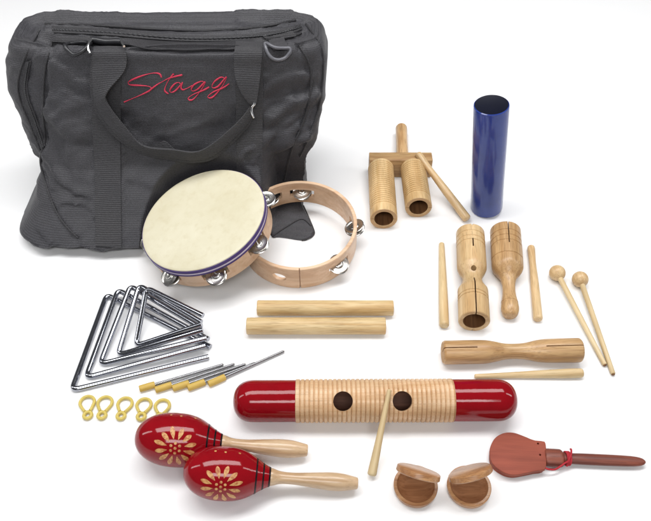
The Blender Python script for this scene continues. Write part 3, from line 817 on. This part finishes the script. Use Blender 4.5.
# ------------------------------------------------------------------ maracas
def maraca(hl, hc, neck, end, fl_off, phi0, label):
    """survey points of head tip, head middle, neck and handle end on the axis"""
    u_ = mpp(*hc, .03); R = 26.6*u_
    A0 = at(*hl, R); Hc = at(*hc, R); E_ = at(*end, .0115)
    M = frame(Hc, E_); X = (E_-Hc).normalized()
    tt = lambda px_, z: (at(px_, hc[1]+(end[1]-hc[1])*(px_-hc[0])/(end[0]-hc[0]), z)-Hc).dot(X)
    xl = -(Hc-A0).length; xn = tt(neck, .026); xe = (E_-Hc).length
    keys = []
    n = 14
    for i in range(n+1):
        a = PI/2*i/n; keys.append((xl*math.cos(a)**.92 if i < n else 0, R*math.sin(a)**.92 if i else 0))
    rn = 8.4*u_
    for f_, q_ in ((.2, .985), (.38, .925), (.52, .835), (.65, .71), (.76, .585), (.87, .46), (1, .345)): keys.append((xn*f_, R*q_))
    rn = R*.345
    prof = smoothprof(keys, 3)
    seg = 72
    g = lathe(prof, seg); vs, fs = list(g[0]), list(g[1])
    def rad(x): return np.interp(x, [q[0] for q in prof], [q[1] for q in prof])
    idx = []
    for f in fs:
        x = sum(vs[i][0] for i in f)/len(f); idx.append(0)
    # painted rings
    def ringband(x0, x1):
        st = [(x, rad(x)+.00015) for x in np.linspace(x0, x1, 4)]
        b = lathe(st, seg); o = len(vs); vs.extend(b[0]); fs.extend([tuple(i+o for i in q) for q in b[1]]); idx.extend([1]*len(b[1]))
    w = 1.6*u_
    for xr in (xn-15*u_, xn-8*u_, xn-1.7*u_): ringband(xr, xr+w)
    # flower
    ax = fl_off*u_
    def sp_(a, b):
        x = ax+a; r = rad(x)+.00022; ph = phi0-b/R
        return Vector((x, -r*math.cos(ph), r*math.sin(ph)))
    def petal(th, r0, r1, wd, n=10):
        o = len(vs); c, s = math.cos(th), math.sin(th); cnt = 0
        for i in range(n+1):
            q = i/n; rr = r0+(r1-r0)*q; hw = wd*math.sin(PI*min(1, q*.92+.04))**.8*(.45+.75*q)
            for k in (-1, 0, 1):
                p = sp_(c*rr-s*hw*k, s*rr+c*hw*k); vs.append(p)
        for i in range(n):
            for k in range(2):
                a = o+i*3+k; fs.append((a, a+1, a+4, a+3)); idx.append(2)
    npt = 12
    for i in range(npt):
        petal(2*PI*i/npt+.26, 8.6*u_*random.uniform(.93, 1.08), 20.3*u_*random.uniform(.96, 1.07), 2.65*u_)
    def dot(a0, b0, rd):
        o = len(vs); vs.append(sp_(a0, b0))
        for i in range(10): vs.append(sp_(a0+rd*math.cos(PI*i/5), b0+rd*math.sin(PI*i/5)))
        for i in range(10): fs.append((o, o+1+i, o+1+(i+1) % 10)); idx.append(2)
    dot(0, 0, 1.5*u_)
    for i in range(6): dot(4.8*u_*math.cos(PI*i/3+.5), 4.8*u_*math.sin(PI*i/3+.5), 1.45*u_)
    for a in (-9, 1, 15): dot(a*u_, -(36+abs(a)*.12)*u_, 1.2*u_)
    t = thing('maraca', label, 'maraca', M, group='pair of red maracas')
    mobj('head', (vs, fs), [M_RED, M_BLACK, M_PETAL], t, True, idx, 60)
    hL = xe-xn
    hk = [(xn-.003, rn*.92), (xn+.002, rn*.93), (xn+hL*.12, 6.2*u_), (xn+hL*.28, 5.9*u_), (xn+hL*.5, 7.6*u_), (xn+hL*.68, 8.9*u_), (xn+hL*.82, 8.6*u_), (xe-.0025, 6.2*u_)]
    mobj('handle', lathe(smoothprof(hk, 5)+[(xe-.0008, 5.9*u_), (xe, 5.2*u_), (xe, 0)], 40), W_HAND, t)
maraca((135.6, 439.5), (176, 440), 222, (307.5, 450.5), 2.5, math.radians(44), 'rear one of two red maracas with painted flower, partly behind the other')
maraca((183.8, 472.5), (222, 473.5), 270.5, (357.6, 483.5), 1, math.radians(35), 'front one of two red maracas with painted flower, nearest the viewer')

# ------------------------------------------------------------------ finger castanets
def castanet(lc, hinge_az, th, uc_shift, label):
    u_ = mpp(*lc, .006); R = 22.0*u_; C0 = at(*lc, .0); T = .010
    t = thing('finger_castanet', label, 'castanet', loc=C0, group='pair of finger castanets')
    lower = [(0, 0), (0, R*.84), (.0025, R*.97), (.006, R), (T-.001, R), (T, R-.001), (T, R*.86), (T-.0006, R*.84), (T-.003, R*.74), (T-.0055, R*.45), (T-.0062, 0)]
    g = lathe(lower, 64, 'Z')
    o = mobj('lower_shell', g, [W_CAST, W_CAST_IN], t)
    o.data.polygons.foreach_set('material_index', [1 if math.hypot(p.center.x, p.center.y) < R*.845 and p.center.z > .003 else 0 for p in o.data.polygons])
    d = Vector((math.cos(hinge_az), math.sin(hinge_az), 0)); axis = Vector((-math.sin(hinge_az), math.cos(hinge_az), 0))
    T2 = .0076
    upper = [(T2, 0), (T2, R*.93), (T2-.001, R*.985), (.0015, R), (.0004, R-.001), (0, R*.82), (.002, R*.7), (.0035, R*.4), (.004, 0)]
    M = Matrix.Translation(d*R*.60+Vector((0, 0, T+.0008))) @ Matrix.Rotation(th, 4, axis) @ Matrix.Translation(-d*R*.95)
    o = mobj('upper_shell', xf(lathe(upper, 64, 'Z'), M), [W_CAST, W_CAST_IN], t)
    # elastic through the hinge
    hp = d*R*.70
    for s in (-.0055, .0055):
        b_ = hp+axis*s
        pts = catmull([b_+Vector((0, 0, .005))+d*.001, b_+d*.004+Vector((0, 0, .008)), b_+d*.003+Vector((0, 0, .013)), b_-d*.001+Vector((0, 0, .0165)), b_-d*.006+Vector((0, 0, .0165))], 6)
        mobj('elastic', tube(pts, .0007, 8), M_ELASTIC, t)
castanet((415, 489), math.radians(72), math.radians(53), 0, 'left one of two round brown finger castanets, its lid tipping down to the right')
castanet((468, 489.5), math.radians(111), math.radians(53), 0, 'right one of two round brown finger castanets, its lid tipping down to the left')

# ------------------------------------------------------------------ handle castanet
q = lambda x, y, z=.02: at(480+x/3.81, 420+y/3.81, z)
ZT = .0118
A, B = q(125, 128, 0.0), q(628, 150, 0.0)
A.z = 0; B.z = 0; M = frame(A, B); Mi = M.inverted()
outl = [(37, 128), (42, 95), (60, 66), (92, 49), (128, 48), (165, 60), (205, 76), (236, 80), (250, 88), (253, 135), (252, 180), (240, 190), (212, 194), (170, 203), (128, 209), (92, 200), (58, 178), (42, 155)]
lo = [Mi @ q(x, y, ZT) for x, y in outl]
lo = [(p.x, p.y) for p in catmull([(p.x, p.y, 0) for p in lo], 5, True)]
t = thing('handle_castanet', 'reddish wooden clapper castanet with a long brown handle and red cord', 'castanet', M)
top = extrude(lo, ZT-.0050, ZT, .0009)
hs = [Mi @ q(x, y, ZT) for x, y in ((221, 90), (229, 133))]
cutc = [xf(lathe([(-.004, 0), (-.004, .0013), (.004, .0013), (.004, 0)], 16), Matrix.Translation((h.x, h.y, ZT)) @ Matrix.Rotation(PI/2, 4, 'Y')) for h in hs]
mobj('upper_shell', cut(top, cutc), W_RED, t, True, None, 30)
sc = [(x*.97, y*.95) for x, y in lo]
mobj('lower_shell', extrude(sc, .0002, .0046, .0009), W_RED, t, True, None, 30)
kx = lambda x: (Mi @ q(x, 135, .012)).x
hz = .0068; yy = (Mi @ q(285, 133, .014)).y
um = mpp(560, 455, .012)
mobj('centre_board', box(kx(110), kx(262), yy-9*um, yy+9*um, .0048, .0066, .0003), W_REDH, t)
blk = [(kx(250), 7.5*um), (kx(256), 9.4*um), (kx(300), 9.6*um), (kx(314), 9.0*um), (kx(322), 6.2*um)]
g = lathe([(blk[0][0], 0)]+smoothprof(blk, 4)+smoothprof([(kx(345), 5.6*um), (kx(380), 5.9*um), (kx(450), 6.0*um), (kx(540), 5.8*um), (kx(590), 5.2*um), (kx(618), 3.8*um), (kx(630), 1.6*um), (kx(632), 0)], 5), 40)
g = [(x, y+yy, z*.64+hz) for x, y, z in g[0]], g[1]
o = mobj('handle', g, W_REDH, t)
# cord: turns around the neck, a knot and a loop back to the shells
turns = []
for i in range(60):
    a = i/60*3*2*PI; turns.append((kx(328)+i/60*.0052+.0012*math.sin(a), yy+6.8*um*math.cos(a), hz+5.4*um*math.sin(a)))
x0 = kx(338)
turns2 = [(x0-.003, yy-8.6*um, hz), (x0-.001, yy-4*um, hz+6*um), (x0+.002, yy+1*um, hz+7*um), (x0+.004, yy+7*um, hz+5*um), (x0+.0045, yy+9.4*um, hz+2*um)]
lp = [Vector((kx(236), yy-12.5*um, .0105)), Vector((kx(255), yy-13.8*um, .009)), Vector((kx(280), yy-13.2*um, .008)), Vector((kx(302), yy-10*um, .009)), Vector((kx(320), yy-7*um, .011)), Vector((kx(332), yy-6.2*um, .014))]
mobj('cord', join(tube(turns, .0011, 8), tube(catmull(turns2, 6), .0012, 8), tube(catmull(lp, 6), .0011, 8)), M_CORD, t)

# ------------------------------------------------------------------ camera, lamps, world
cd = bpy.data.cameras.new('camera'); cam = bpy.data.objects.new('camera', cd); col.objects.link(cam)
cam.location = CAM; cam.rotation_euler = (PI/2-PITCH, 0, 0)
cd.sensor_fit = 'HORIZONTAL'; cd.sensor_width = 36; cd.lens = 36*F/651; cd.clip_start = .01; cd.clip_end = 100
scene.camera = cam
def area(name, loc, target, sx, sy, power, color=(1, 1, 1), spread=None):
    ld = bpy.data.lights.new(name, 'AREA'); ld.shape = 'RECTANGLE'; ld.size = sx; ld.size_y = sy; ld.energy = power; ld.color = color
    o = bpy.data.objects.new(name, ld); col.objects.link(o); o.location = loc
    o.rotation_euler = (Vector(target)-Vector(loc)).to_track_quat('-Z', 'Y').to_euler()
    return o
area('overhead_softbox', (-.05, 1.0, 1.8), (0, .80, 0), 2.3, .62, 47)
area('left_strip', (-2.0, .7, 1.3), (-.05, .85, .05), .22, 1.3, 9)
area('right_strip', (1.9, .7, 1.4), (0, .85, .05), .22, 1.3, 9)
area('front_softbox', (.1, -1.0, 2.1), (0, .85, .1), 1.5, .5, 29)
w = bpy.data.worlds.new('World'); scene.world = w; w.use_nodes = True
bg = w.node_tree.nodes['Background']; bg.inputs[0].default_value = (.97, .98, 1, 1); bg.inputs[1].default_value = .12
scene.view_settings.view_transform = 'Standard'; scene.view_settings.look = 'None'; scene.view_settings.gamma = 1
scene.view_settings.exposure = -.2
scene.render.engine = 'CYCLES'
scene.render.resolution_x, scene.render.resolution_y = 1024, 820
